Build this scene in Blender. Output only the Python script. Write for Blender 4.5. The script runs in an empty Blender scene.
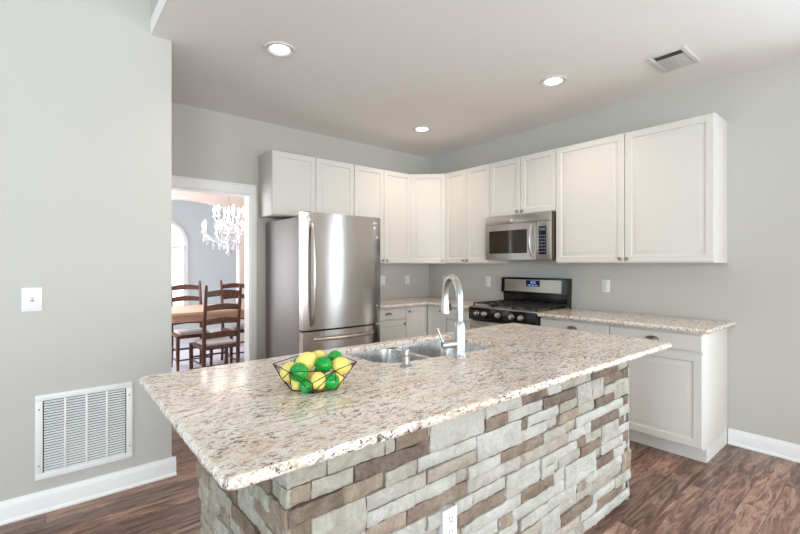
import bpy, bmesh, math, random
from mathutils import Vector, Matrix, noise
S = bpy.context.scene
C = S.collection
PI = math.pi
# ---------------------------------------------------------------- camera
cam_d = bpy.data.cameras.new('camera'); cam = bpy.data.objects.new('camera', cam_d); C.objects.link(cam)
cam.location = (0, 0, 1.34)
cam.rotation_euler = (PI/2, 0, math.radians(50.31 - 90))
cam_d.sensor_width = 36; cam_d.lens = 427/800*36; cam_d.shift_y = -2.5/800; cam_d.clip_start = 0.02
S.camera = cam
# ---------------------------------------------------------------- world and exposure
w = bpy.data.worlds.new('daylight'); S.world = w; w.use_nodes = True
bg = w.node_tree.nodes['Background']; bg.inputs[0].default_value = (0.80, 0.90, 1.0, 1); bg.inputs[1].default_value = 2.2
S.view_settings.view_transform = 'Standard'; S.view_settings.look = 'None'
S.view_settings.gamma = 1; S.view_settings.use_curve_mapping = False
S.view_settings.exposure = 0.24
S.cycles.use_denoising = True
S.cycles.max_bounces = 10; S.cycles.diffuse_bounces = 6; S.cycles.sample_clamp_indirect = 6
# ---------------------------------------------------------------- daylight through the windows, ceiling lamps and added fills
def area(name, loc, rot, sx, sy, power, col, spread=PI):
    l = bpy.data.lights.new(name, 'AREA'); l.shape = 'RECTANGLE'; l.size = sx; l.size_y = sy
    l.energy = power; l.color = col; l.spread = spread
    o = bpy.data.objects.new(name, l); o.location = loc; o.rotation_euler = rot; C.objects.link(o); return o
DAY = (0.70, 0.88, 1.0)
area('window_daylight', (-4.95, 0.1, 1.75), (0, -PI/2-.5, 0), 2.5, 1.8, 110, DAY)      # left side window (X = -4.6)
area('window_daylight', (4.3, -.35, 1.3), (0, PI/2+.05, 0), 1.9, .9, 75, DAY)       # right wall window
for xx, pw, cc in ((-2.6, 150, (.72, .89, 1.0)), (0.2, 112, (.95, .96, .97)), (2.6, 52, (.96, .96, .96))):            # rear windows (Y = -3.9)
    area('window_daylight', (xx, -4.3, 1.35), (PI/2+.5, 0, 0), 1.9, 2.2, pw, cc)
area('dining_fill', (0.12, 5.9, 1.5), (0, -PI/2, 0), 1.6, 1.5, 70, (0.88, 0.94, 1.0))  # added fill inside the dining room, no window behind it
area('foyer_fill', (-0.16, 7.75, 1.5), (0, -PI/2, 0), 1.6, .9, 24, (0.90, 0.94, 1.0))  # unseen lamp added to brighten the blue foyer wall, no window there
LAMPS = [(1.188, 2.67), (3.024, 1.784), (3.035, 3.296)]
for x, y in LAMPS:
    l = bpy.data.lights.new('downlight_bulb', 'SPOT'); l.energy = 23; l.color = (1.0, 0.80, 0.60); l.spot_size = math.radians(150); l.spot_blend = 0.9
    l.shadow_soft_size = 0.06
    o = bpy.data.objects.new('downlight_bulb', l); o.location = (x, y, 2.735); C.objects.link(o)

# ================================================================ helpers
def lin(c):
    c = c/255.0
    return c/12.92 if c <= 0.04045 else ((c+0.055)/1.055)**2.4
def col(r, g, b): return (lin(r), lin(g), lin(b), 1)
def mat(name, c, rough=0.5, metal=0.0, spec=0.5, emit=None, es=0, trans=0, aniso=0):
    m = bpy.data.materials.new(name); m.use_nodes = True
    b = m.node_tree.nodes['Principled BSDF']
    b.inputs['Base Color'].default_value = c; b.inputs['Roughness'].default_value = rough
    b.inputs['Metallic'].default_value = metal; b.inputs['Specular IOR Level'].default_value = spec
    b.inputs['Transmission Weight'].default_value = trans
    if aniso: b.inputs['Anisotropic'].default_value = aniso
    if emit: b.inputs['Emission Color'].default_value = emit; b.inputs['Emission Strength'].default_value = es
    return m
class NT:
    """small wrapper to wire nodes"""
    def __init__(s, m): s.t = m.node_tree; s.b = s.t.nodes['Principled BSDF']
    def n(s, typ, ins=None, **kw):
        x = s.t.nodes.new(typ)
        for k, v in kw.items(): setattr(x, k, v)
        for k, v in (ins or {}).items():
            if isinstance(v, bpy.types.NodeSocket): s.t.links.new(v, x.inputs[k])
            else: x.inputs[k].default_value = v
        return x
    def link(s, a, b): s.t.links.new(a, b)
    def pos(s, scale=(1, 1, 1), rot=(0, 0, 0)):
        g = s.n('ShaderNodeNewGeometry')
        return s.n('ShaderNodeMapping', {'Vector': g.outputs['Position'], 'Scale': scale, 'Rotation': rot}).outputs[0]
    def ramp(s, fac, stops):
        r = s.n('ShaderNodeValToRGB', {0: fac}); e = r.color_ramp.elements
        while len(e) > 1: e.remove(e[-1])
        e[0].position = stops[0][0]; e[0].color = stops[0][1]
        for p, c in stops[1:]:
            q = e.new(p); q.color = c
        return r.outputs[0]
    def mix(s, f, a, b, mode='MIX'):
        x = s.n('ShaderNodeMix', data_type='RGBA', blend_type=mode)
        for i, v in ((0, f), (6, a), (7, b)):
            if isinstance(v, bpy.types.NodeSocket): s.t.links.new(v, x.inputs[i])
            else: x.inputs[i].default_value = v
        return x.outputs[2]
    def noise(s, vec, scale, detail=4, rough=0.55, dist=0):
        return s.n('ShaderNodeTexNoise', {'Vector': vec, 'Scale': scale, 'Detail': detail, 'Roughness': rough, 'Distortion': dist}).outputs[0]
    def bump(s, h, strength=0.3, dist=0.01):
        b = s.n('ShaderNodeBump', {'Height': h, 'Strength': strength, 'Distance': dist}); s.link(b.outputs[0], s.b.inputs['Normal'])

def paint(name, c, rough=0.6, var=0.03, scale=90):
    m = mat(name, c, rough, spec=0.3); t = NT(m)
    n = t.noise(t.pos(), scale, 3); d = tuple(x*(1-var) for x in c[:3])+(1,)
    t.link(t.mix(n, d, c), t.b.inputs['Base Color']); t.bump(n, 0.05, 0.002)
    return m
M = {}
M['wall'] = paint('wall_paint_greige', col(197, 194, 188), 0.7)
M['ceil'] = paint('ceiling_paint', col(240, 237, 233), 0.8)
M['trim'] = paint('white_trim_paint', col(240, 240, 238), 0.35, 0.01)
M['cab'] = paint('white_cabinet_lacquer', col(222, 219, 213), 0.5, 0.01, 30)
M['trim2'] = paint('off_white_metal', col(214, 211, 206), 0.5, 0.01)
M['blue'] = paint('pale_blue_paint', col(212, 222, 226), 0.7)
M['cream'] = paint('cream_paint', col(224, 209, 201), 0.7)
M['plastic'] = paint('white_plastic', col(236, 236, 234), 0.3, 0.01)
M['slot'] = mat('slot_dark', col(60, 60, 62), 0.6)
M['gap'] = mat('duct_grey', col(84, 84, 84), 0.8)
M['nickel'] = mat('brushed_nickel', col(176, 170, 162), 0.32, 1.0)
M['chrome'] = mat('satin_chrome', col(192, 192, 190), 0.3, 1.0)
M['black'] = mat('black_enamel', col(22, 21, 22), 0.14)
M['iron'] = mat('cast_iron', col(34, 32, 32), 0.5)
M['wire'] = mat('dark_bronze_wire', col(62, 48, 42), 0.4, 0.7)
M['glassdark'] = mat('dark_oven_glass', col(60, 52, 44), 0.06, 0.35, 0.9)
M['display'] = mat('display_glass', col(16, 20, 38), 0.15)
M['digits'] = mat('display_digits', col(150, 180, 255), 0.4, emit=col(150, 180, 255), es=0.9)
M['lamp'] = mat('lamp_lens', (1, 1, 1, 1), 0.5, emit=(1, 0.93, 0.84, 1), es=5)
M['bulb'] = mat('candle_bulb', (1, 1, 1, 1), 0.5, emit=(1, 0.90, 0.80, 1), es=6)
M['crystal'] = mat('crystal', (0.97, 0.97, 1, 1), 0.05, 0, 0.9, trans=0.35)
M['sky'] = mat('frosted_daylight_pane', (1, 1, 1, 1), 0.4, emit=(0.93, 0.97, 1, 1), es=1.1)
M['cushion'] = paint('pale_cushion', col(214, 212, 214), 0.9)
M['palefloor'] = paint('pale_dining_floor', col(206, 206, 216), 0.95, 0.08, 200)  # plain pale bluish colour for the dining floor, covering unspecified
M['badge'] = mat('pale_badge', col(225, 225, 228), 0.4)
M['gasket'] = mat('grey_gasket', col(70, 70, 72), 0.6)
# brushed steel
def steel(name, c, rough, stretch, aniso=0.0, metal=1.0):
    m = mat(name, c, rough, metal); t = NT(m)
    n = t.noise(t.pos(stretch), 6, 5, 0.6)
    r = t.n('ShaderNodeMapRange', {0: n, 1: 0.3, 2: 0.7, 3: rough*0.9, 4: rough*1.15}); t.link(r.outputs[0], t.b.inputs['Roughness'])
    t.bump(n, 0.04, 0.001)
    return m
M['steel'] = steel('brushed_stainless', col(190, 184, 178), 0.20, (60, 60, 1.5))
_t = NT(M['steel']); _t.b.inputs['Anisotropic'].default_value = .85; _t.b.inputs['Anisotropic Rotation'].default_value = .25
_tg = _t.n('ShaderNodeTangent', direction_type='RADIAL', axis='Z'); _t.link(_tg.outputs[0], _t.b.inputs['Tangent'])
for _n in _t.t.nodes:
    if _n.bl_idname == 'ShaderNodeBump': _n.inputs['Strength'].default_value = .012
M['steelh'] = steel('brushed_stainless_across', col(200, 194, 188), 0.3, (3, 3, 90))
M['sink'] = steel('sink_stainless', col(205, 205, 205), 0.28, (40, 4, 4))
M['fridgeside'] = mat('grey_textured_side', col(146, 140, 138), 0.5, 0.25)
# granite
def granite():
    m = mat('speckled_cream_granite', (1, 1, 1, 1), 0.13, spec=0.4); t = NT(m)
    v = t.pos((1.0, 2.4, 1.6), (0, 0, math.radians(-14)))
    v1 = t.pos()
    warp = t.n('ShaderNodeTexNoise', {'Vector': v1, 'Scale': 5.0, 'Detail': 2.0}).outputs['Color']
    vv = t.n('ShaderNodeVectorMath', {0: v, 1: t.n('ShaderNodeVectorMath', {0: warp, 1: (.16, .16, .16)}, operation='MULTIPLY').outputs[0]}, operation='ADD').outputs[0]
    def mask(sc, lo, hi, amt, det=4, ro=.65, di=.5):
        k = t.ramp(t.noise(vv, sc, det, ro, di), [(lo, (0, 0, 0, 1)), (hi, (amt, amt, amt, 1))])
        return k
    big = t.noise(vv, 5.0, 5, 0.6, 0.6)
    c = t.ramp(big, [(0.30, col(230, 204, 180)), (0.42, col(240, 227, 212)), (0.54, col(244, 238, 230)), (0.64, col(240, 221, 201)), (0.76, col(226, 194, 162))])
    c = t.mix(mask(20, .54, .61, .5, 5, .65, .2), c, col(196, 164, 140))
    c = t.mix(mask(24, .56, .61, .8, 4, .7, .15), c, col(158, 142, 130))
    c = t.mix(mask(50, .57, .62, .7, 4, .6, .1), c, col(244, 238, 230))
    sel = t.ramp(t.noise(vv, 7, 4), [(0.42, (0.25, 0.25, 0.25, 1)), (0.55, (1, 1, 1, 1))])
    c4 = t.mix(t.mix(1.0, mask(30, .575, .605, 1, 5, .75, .1), sel, 'MULTIPLY'), c, col(96, 74, 62))
    c4 = t.mix(t.mix(1.0, mask(56, .585, .612, 1, 3, .7, .1), sel, 'MULTIPLY'), c4, col(56, 46, 44))
    c4 = t.mix(mask(110, .59, .63, .45, 2, .6, 0), c4, col(120, 100, 88))
    t.link(c4, t.b.inputs['Base Color'])
    return m
M['granite'] = granite()
# wood plank floor
def floor_mat():
    m = mat('dark_wood_planks', (1, 1, 1, 1), 0.3); t = NT(m)
    v = t.pos()
    br = t.n('ShaderNodeTexBrick', {'Vector': v, 'Color1': (0, 0, 0, 1), 'Color2': (1, 1, 1, 1), 'Mortar': (0.5, 0.5, 0.5, 1), 'Scale': 1.0,
        'Mortar Size': 0.0012, 'Mortar Smooth': 0.1, 'Bias': 0.0, 'Brick Width': 1.15, 'Row Height': 0.125}, offset=0.37, offset_frequency=2)
    seed = t.n('ShaderNodeVectorMath', {0: br.outputs['Color'], 1: (7.0, 11.0, 3.0)}, operation='MULTIPLY').outputs[0]
    v2 = t.n('ShaderNodeVectorMath', {0: t.pos((1.2, 9, 1)), 1: seed}, operation='ADD').outputs[0]
    g = t.noise(v2, 2.6, 7, 0.68, 1.2)
    c = t.ramp(g, [(0.30, col(66, 44, 38)), (0.42, col(104, 72, 60)), (0.52, col(138, 102, 86)), (0.62, col(172, 138, 120)), (0.76, col(112, 80, 68))])
    tone = t.ramp(br.outputs['Color'], [(0.0, (0.70, 0.72, 0.73, 1)), (0.5, (1.06, 1.09, 1.10, 1)), (1.0, (1.52, 1.55, 1.56, 1))])
    c = t.mix(1.0, c, tone, 'MULTIPLY')
    fine = t.noise(t.pos((3, 60, 1)), 5, 4, 0.7)
    c = t.mix(t.ramp(fine, [(0.5, (0, 0, 0, 1)), (0.75, (0.55, 0.55, 0.55, 1))]), c, col(66, 44, 38))
    c = t.mix(br.outputs['Fac'], c, col(50, 34, 30))
    t.link(c, t.b.inputs['Base Color'])
    r = t.n('ShaderNodeMapRange', {0: g, 1: 0.3, 2: 0.7, 3: 0.36, 4: 0.24}); t.link(r.outputs[0], t.b.inputs['Roughness'])
    inv = t.n('ShaderNodeMath', {0: g, 1: br.outputs['Fac']}, operation='SUBTRACT').outputs[0]
    t.bump(inv, 0.25, 0.003)
    return m
M['floor'] = floor_mat()
def wood(name, a, b, axis=(2, 2, 14)):
    m = mat(name, a, 0.4); t = NT(m)
    g = t.n('ShaderNodeTexCoord').outputs['Object']
    v = t.n('ShaderNodeMapping', {'Vector': g, 'Scale': axis}).outputs[0]
    n = t.noise(v, 5, 5, 0.65, 0.8); t.link(t.ramp(n, [(0.3, a), (0.7, b)]), t.b.inputs['Base Color']); t.bump(n, 0.1, 0.003)
    return m
M['chair'] = wood('dark_walnut', col(68, 41, 32), col(116, 76, 58), (14, 14, 3))
M['table'] = wood('honey_wood', col(204, 160, 136), col(228, 190, 166), (3, 20, 20))
def stone(name, a, b, c):
    m = mat(name, a, 0.85, spec=0.25); t = NT(m)
    n = t.noise(t.pos((1, 1, 1.0)), 14, 7, 0.7, 0.6); n2 = t.noise(t.pos(), 70, 5, 0.7)
    k = t.ramp(n, [(0.33, a), (0.52, b), (0.70, c)])
    k = t.mix(t.ramp(n2, [(0.45, (0, 0, 0, 1)), (0.75, (0.35, 0.35, 0.35, 1))]), k, a)
    t.link(k, t.b.inputs['Base Color'])
    lo = t.noise(t.pos((1.0, 1.0, 2.2)), 5, 2); k = t.mix(1.0, k, t.ramp(lo, [(.3, (.88, .87, .85, 1)), (.7, (1.04, 1.04, 1.05, 1))]), 'MULTIPLY')
    n3 = t.noise(t.pos((1, 1, .5)), 120, 4, .75); k = t.mix(t.ramp(n3, [(.56, (0, 0, 0, 1)), (.70, (.5, .5, .5, 1))]), k, tuple(q*.62 for q in a[:3])+(1,))
    t.link(k, t.b.inputs['Base Color'])
    s2 = t.n('ShaderNodeMath', {0: n, 1: n2}, operation='ADD').outputs[0]; t.bump(s2, 0.9, 0.014)
    return m
ST = [stone('stone_white', col(198, 194, 184), col(217, 214, 206), col(227, 225, 218)),
      stone('stone_sage', col(176, 171, 154), col(200, 197, 182), col(213, 211, 198)),
      stone('stone_grey', col(178, 170, 159), col(205, 199, 189), col(219, 215, 207)),
      stone('stone_brown', col(132, 114, 98), col(160, 142, 124), col(182, 166, 149)),
      stone('stone_dark', col(114, 98, 85), col(143, 127, 112), col(167, 153, 138)),
      stone('stone_pink', col(154, 134, 116), col(181, 163, 145), col(202, 186, 169)),
      stone('stone_tan', col(172, 158, 141), col(198, 188, 172), col(214, 206, 192)),
      mat('mortar_grey', col(128, 122, 114), 0.95)]
SI = dict(W=0, w=0, G=1, g=2, B=3, N=4, P=5, T=6)
def fruit(name, a, b, rough=0.25):
    m = mat(name, a, rough); t = NT(m); g = t.n('ShaderNodeTexCoord').outputs['Object']
    n = t.noise(g, 60, 3); t.link(t.mix(n, a, b), t.b.inputs['Base Color']); t.bump(t.noise(g, 260, 2), 0.12, 0.001)
    return m
M['lime'] = fruit('lime_skin', col(6, 140, 44), col(26, 170, 66), 0.2)
M['lemon'] = fruit('lemon_skin', col(240, 214, 96), col(250, 232, 140), 0.33)
M['nub'] = mat('fruit_nub', col(110, 120, 50), 0.6)

# ---------------------------------------------------------------- mesh helpers
def BM(): return bmesh.new()
def box(bm, x0, x1, y0, y1, z0, z1, bev=0.0, mi=0, mx=None, seg=2):
    r = bmesh.ops.create_cube(bm, size=1.0); vs = r['verts']
    for v in vs: v.co = Vector(((x0+x1)/2 + v.co.x*(x1-x0), (y0+y1)/2 + v.co.y*(y1-y0), (z0+z1)/2 + v.co.z*(z1-z0)))
    fs = list({f for v in vs for f in v.link_faces})
    for f in fs: f.material_index = mi
    if bev > 0:
        es = list({e for v in vs for e in v.link_edges})
        b = bmesh.ops.bevel(bm, geom=es, offset=min(bev, 0.49*min(x1-x0, y1-y0, z1-z0)), segments=seg, profile=0.5, affect='EDGES')
        for f in b['faces']: f.material_index = mi
        vs = list({v for f in b['faces'] for v in f.verts} | {v for v in vs if v.is_valid})
    if mx is not None:
        for v in vs: v.co = mx @ v.co
    return vs
def tube(bm, pts, r, n=10, caps=True, mi=0, flat=1.0, closed=False):
    """sweep a circle (radius r or list of radii) along pts"""
    pts = [Vector(p) for p in pts]; N = len(pts)
    rs = r if isinstance(r, (list, tuple)) else [r]*N
    rings = []; up = None
    for i, p in enumerate(pts):
        if closed: d = (pts[(i+1) % N] - pts[i-1]).normalized()
        else: d = (pts[min(i+1, N-1)] - pts[max(i-1, 0)]).normalized()
        if up is None: up = Vector((0, 0, 1)) if abs(d.z) < 0.9 else Vector((1, 0, 0))
        a = d.cross(up)
        if a.length < 1e-4: a = d.orthogonal()
        a.normalize(); b = a.cross(d).normalized(); up = b
        rings.append([bm.verts.new(p + a*rs[i]*math.cos(2*PI*k/n) + b*rs[i]*flat*math.sin(2*PI*k/n)) for k in range(n)])
    pr = list(zip(rings, rings[1:])) + ([(rings[-1], rings[0])] if closed else [])
    for A, B in pr:
        for k in range(n):
            f = bm.faces.new((A[k], A[(k+1) % n], B[(k+1) % n], B[k])); f.material_index = mi
    if caps and not closed:
        f = bm.faces.new(rings[0][::-1]); f.material_index = mi; f = bm.faces.new(rings[-1]); f.material_index = mi
def lathe(bm, prof, c=(0, 0, 0), n=24, axis='z', mi=0, caps=True):
    """prof: (radius, height) list"""
    rings = []
    for r, h in prof:
        ring = []
        for k in range(n):
            a = 2*PI*k/n; x, y = r*math.cos(a), r*math.sin(a)
            if axis == 'z': p = (x, y, h)
            elif axis == 'y': p = (x, h, y)
            else: p = (h, x, y)
            ring.append(bm.verts.new(Vector(p) + Vector(c)))
        rings.append(ring)
    for A, B in zip(rings, rings[1:]):
        for k in range(n):
            f = bm.faces.new((A[k], A[(k+1) % n], B[(k+1) % n], B[k])); f.material_index = mi
    if caps:
        for R_ in (rings[0], rings[-1]):
            try: f = bm.faces.new(R_); f.material_index = mi
            except ValueError: pass
def prism(bm, poly, z0, z1, mi=0):
    A = [bm.verts.new((x, y, z0)) for x, y in poly]; B = [bm.verts.new((x, y, z1)) for x, y in poly]; n = len(poly)
    bm.faces.new(A[::-1]).material_index = mi; bm.faces.new(B).material_index = mi
    for k in range(n): bm.faces.new((A[k], A[(k+1) % n], B[(k+1) % n], B[k])).material_index = mi
def link(name, bm, m, parent=None, ang=32, loc=None, rot=0):
    bmesh.ops.recalc_face_normals(bm, faces=bm.faces)
    me = bpy.data.meshes.new(name); bm.to_mesh(me); bm.free()
    for q in (m if isinstance(m, (list, tuple)) else [m]): me.materials.append(q)
    for p in me.polygons: p.use_smooth = True
    me.set_sharp_from_angle(angle=math.radians(ang))
    o = bpy.data.objects.new(name, me); C.objects.link(o)
    if parent is not None: o.parent = parent
    if loc is not None: o.location = loc; o.rotation_euler = (0, 0, rot)
    return o
def centre(o):
    """put a top-level mesh's origin at the middle of its base"""
    vs = o.data.vertices; xs = [v.co.x for v in vs]; ys = [v.co.y for v in vs]; zs = [v.co.z for v in vs]
    c = Vector(((min(xs)+max(xs))/2, (min(ys)+max(ys))/2, min(zs)))
    o.data.transform(Matrix.Translation(-c)); o.location = o.location + c
    return o
def tag(o, label, cat, group=None):
    o['label'] = label; o['category'] = cat
    if group: o['group'] = group
    return o
def thing(name, label, cat, loc=(0, 0, 0), rz=0, group=None):
    o = bpy.data.objects.new(name, None); C.objects.link(o); o.location = loc; o.rotation_euler = (0, 0, rz); o.empty_display_size = 0.1
    return tag(o, label, cat, group)
def struct(name, bm, m, ang=32):
    o = link(name, bm, m, ang=ang); o['kind'] = 'structure'; return o
def sbox(name, m, *b, bev=0):
    bm = BM(); box(bm, *b, bev=bev); return struct(name, bm, m)
def copy_tree(o, parent=None):
    c = o.copy(); C.objects.link(c)
    if parent is not None: c.parent = parent
    for ch in [k for k in bpy.data.objects if k.parent == o and k != c]: copy_tree(ch, c)
    return c

# ================================================================ the room
XR, YB, YL, H = 3.94, 4.142, 3.017, 2.76
HT = 4.6                                                    # ceiling of the tall room on the left
sbox('floor', M['floor'], -4.6, 4.06, -3.9, 4.26, -0.1, 0)
sbox('floor_dining', M['palefloor'], -0.3, 4.2, 4.262, 9.0, -0.1, 0.0)
# back wall with the doorway
bm = BM(); box(bm, -0.3, 0.56, YB, YB+0.12, 0, H); box(bm, 0.56, 1.543, YB, YB+0.12, 2.03, H); box(bm, 1.543, XR, YB, YB+0.12, 0, H)
struct('wall_back', bm, M['wall'])
# left wall (return grille wall), taller than the kitchen ceiling
bm = BM(); box(bm, -4.6, 0.5, YL, YL+0.12, 0, HT); box(bm, 0.5, 0.616, YL, YL+0.12, 0, H); struct('wall_left', bm, M['wall'])
sbox('wall_passage_end', M['wall'], -0.42, -0.30, YL+0.12, YB+0.12, 0, H)
# kitchen ceiling and the header above its edge
bm = BM(); box(bm, 0.5, XR+0.12, -3.9, YL+0.12, H, H+0.1); box(bm, -0.42, XR+0.12, YL+0.12, YB+0.12, H, H+0.1); struct('ceiling', bm, M['ceil'])
sbox('wall_header', M['wall'], 0.5, 0.62, -3.9, YL, H+0.1, HT)
sbox('ceiling_tall_room', M['ceil'], -4.6, 0.62, -3.9, YL+0.12, HT, HT+0.1)
# rear and far-left walls with their windows, behind the camera
def wall_with_holes(name, axis, at, t, u0, u1, z0, z1, holes):
    bm = BM()
    def b(a, c, d, e):
        if c-a < 1e-4 or e-d < 1e-4: return
        if axis == 'y': box(bm, a, c, at-t, at, d, e)
        else: box(bm, at-t, at, a, c, d, e)
    cur = u0
    for h0, h1, q0, q1 in holes:
        b(cur, h0, z0, z1); b(h0, h1, z0, q0); b(h0, h1, q1, z1); cur = h1
    b(cur, u1, z0, z1)
    return struct(name, bm, M['wall'])
RW = [(-3.55, -1.65, 0.25, 2.45), (-0.75, 1.15, 0.25, 2.45), (1.65, 3.55, 0.25, 2.45)]
LW = [(-0.8, 1.0, 0.5, 3.0)]
wall_with_holes('wall_rear', 'y', -3.9, 0.12, -4.72, XR+0.12, 0, HT, RW)
wall_with_holes('wall_far_left', 'x', -4.6, 0.12, -3.9, YL+0.12, 0, HT, LW)
wall_with_holes('wall_right', 'x', XR+.12, 0.12, -3.9, YB+.12, 0, H+.1, [(-.75, .05, .35, 2.2)])
RWW = [(-.75, .05, .35, 2.2)]
wi = 0
for ax, hs, at in (('y', RW, -3.9), ('x', LW, -4.6), ('x', RWW, XR+.12)):
    for h0, h1, q0, q1 in hs:
        wi += 1; bm = BM(); mid = (h0+h1)/2; zm = (q0+q1)/2
        for a, c, d, e in ((h0, h0+.05, q0, q1), (h1-.05, h1, q0, q1), (h0+.05, h1-.05, q0, q0+.05), (h0+.05, h1-.05, q1-.05, q1), (mid-.03, mid+.03, q0+.05, q1-.05), (h0+.05, mid-.03, zm-.02, zm+.02), (mid+.03, h1-.05, zm-.02, zm+.02)):
            if ax == 'y': box(bm, a, c, at-.07, at-.02, d, e)
            else: box(bm, at-.07, at-.02, a, c, d, e)
        struct('window_%d' % wi, bm, M['trim'])

# baseboards: profile with a sloped cap
def baseboard(name, p0, p1, nrm, h=0.115, t=0.016):
    """p0->p1 along the wall, nrm = direction into the room"""
    bm = BM(); p0 = Vector(p0); p1 = Vector(p1); n = Vector(nrm)
    prof = [(0, 0), (t+.008, 0), (t+.010, .008), (t+.006, .016), (t, .02), (t, h-.03), (t-.003, h-.02), (t*.55, h-.008), (t*.45, h), (0, h)]
    A = [bm.verts.new((p0.x+n.x*d, p0.y+n.y*d, z)) for d, z in prof]; B = [bm.verts.new((p1.x+n.x*d, p1.y+n.y*d, z)) for d, z in prof]
    k = len(prof)
    for i in range(k): bm.faces.new((A[i], A[(i+1) % k], B[(i+1) % k], B[i]))
    bm.faces.new(A); bm.faces.new(B)
    return struct(name, bm, M['trim'])
bl = baseboard('baseboard_left', (-4.6, YL), (0.64, YL), (0, -1))
baseboard('baseboard_left_end', (0.616, YL), (0.616, YL+0.12), (1, 0))
baseboard('baseboard_right', (XR, -3.9), (XR, 0.89), (-1, 0))
baseboard('baseboard_back', (1.59, YB), (1.66, YB), (0, -1))
# doorway casing
bm = BM()
box(bm, 1.525, 1.543, YB-.004, YB+.124, 0, 2.03); box(bm, 0.56, 0.578, YB-.004, YB+.124, 0, 2.03); box(bm, 0.578, 1.525, YB-.004, YB+.124, 2.012, 2.03)
for y0, y1 in ((YB-.022, YB), (YB+.12, YB+.142)):
    box(bm, 1.533, 1.591, y0, y1, 0, 2.022, .004); box(bm, .47, .571, y0, y1, 0, 2.022, .004); box(bm, .47, 1.591, y0, y1, 2.022, 2.114, .004)
box(bm, 1.575, 1.591, YB-.03, YB-.02, 0, 2.114, .003); box(bm, .47, 1.591, YB-.03, YB-.02, 2.1, 2.114, .003)
struct('trim_1', bm, M['trim'])

# ---------------------------------------------------------------- dining room shell
FY = 7.0                                                     # wall with the arched opening
sbox('wall_dining_left', M['cream'], -0.3, -0.18, 4.262, 9.0, 0, 2.76)
sbox('wall_dining_right', M['cream'], 4.08, 4.2, 4.262, 9.0, 0, 2.76)
sbox('ceiling_dining', M['ceil'], -0.3, 4.2, 4.262, 9.0, 2.76, 2.86)
bm = BM()                                                    # arched wall, one outline extruded
ax0, ax1, aspr, arise = 0.92, 2.42, 2.02, 0.30
pts = [(-0.18, 0), (ax0, 0)]
for k in range(25):
    a = PI - PI*k/24; pts.append(((ax0+ax1)/2 + (ax1-ax0)/2*math.cos(a), aspr + arise*math.sin(a)))
pts += [(ax1, 0), (4.08, 0), (4.08, 2.76), (-0.18, 2.76)]
A = [bm.verts.new((x, FY, z)) for x, z in pts]; B = [bm.verts.new((x, FY+.14, z)) for x, z in pts]
es = []
for L_ in (A, B):
    es.append([bm.edges.new((L_[i], L_[(i+1) % len(L_)])) for i in range(len(L_))])
for e in es: bmesh.ops.triangle_fill(bm, use_beauty=True, edges=e)
for i in range(len(A)): bm.faces.new((A[i], A[(i+1) % len(A)], B[(i+1) % len(A)], B[i]))
struct('wall_dining_arch', bm, M['cream'])
# foyer wall, pale blue, with an arched window
WY = 8.5
wx0, wx1, wz0, wsp = 1.15, 1.96, 0.55, 1.70
bm = BM()
outer = [(-0.18, 0), (4.08, 0), (4.08, 2.76), (-0.18, 2.76)]
def archpts(x0, x1, z0, sp, rise, n=20):
    p = [(x0, z0), (x1, z0), (x1, sp)]
    for k in range(1, n): a = PI*k/n; p.append(((x0+x1)/2 + (x1-x0)/2*math.cos(a), sp + rise*math.sin(a)))
    return p + [(x0, sp)]
inner = archpts(wx0, wx1, wz0, wsp, .42)
loops = []
for yy in (WY, WY+.12):
    V = [bm.verts.new((x, yy, z)) for x, z in outer]; U = [bm.verts.new((x, yy, z)) for x, z in inner]
    e = [bm.edges.new((V[i], V[(i+1) % 4])) for i in range(4)] + [bm.edges.new((U[i], U[(i+1) % len(U)])) for i in range(len(U))]
    bmesh.ops.triangle_fill(bm, use_beauty=True, edges=e); loops.append((V, U))
for j in (0, 1):
    P, Q = loops[0][j], loops[1][j]
    for i in range(len(P)): bm.faces.new((P[i], P[(i+1) % len(P)], Q[(i+1) % len(P)], Q[i]))
struct('wall_foyer', bm, M['blue'])
wt = bpy.data.objects.new('window_6', None); C.objects.link(wt); wt['kind'] = 'structure'; wt.location = ((wx0+wx1)/2, WY, wz0)
def rel(o): o.matrix_parent_inverse = Matrix.Translation(-wt.location); return o
bm = BM(); O = archpts(wx0-.05, wx1+.05, wz0-.05, wsp, .47)
V = [bm.verts.new((x, WY-.02, z)) for x, z in O]; U = [bm.verts.new((x, WY-.02, z)) for x, z in inner]
V2 = [bm.verts.new((x, WY, z)) for x, z in O]; U2 = [bm.verts.new((x, WY+.06, z)) for x, z in inner]
n_ = len(O)
for i in range(n_):
    j = (i+1) % n_
    bm.faces.new((V[i], V[j], U[j], U[i])); bm.faces.new((V[i], V[j], V2[j], V2[i])); bm.faces.new((U[i], U[j], U2[j], U2[i]))
box(bm, wx0, wx1, WY+.02, WY+.05, 1.62, 1.66)
box(bm, (wx0+wx1)/2-.012, (wx0+wx1)/2+.012, WY+.02, WY+.05, wz0, 2.1)
rel(link('window_frame', bm, M['trim'], wt))
bm = BM(); P = [bm.verts.new((x, WY+.07, z)) for x, z in inner]; bm.faces.new(P); rel(link('pane', bm, M['sky'], wt))
sbox('baseboard_foyer', M['trim'], -0.18, 4.08, WY-.02, WY, 0, .13)
# crown moulding along the dining wall
bm = BM(); box(bm, -0.18, 4.08, FY-.07, FY, 2.66, 2.76, .02); struct('trim_2', bm, M['trim'])

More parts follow.
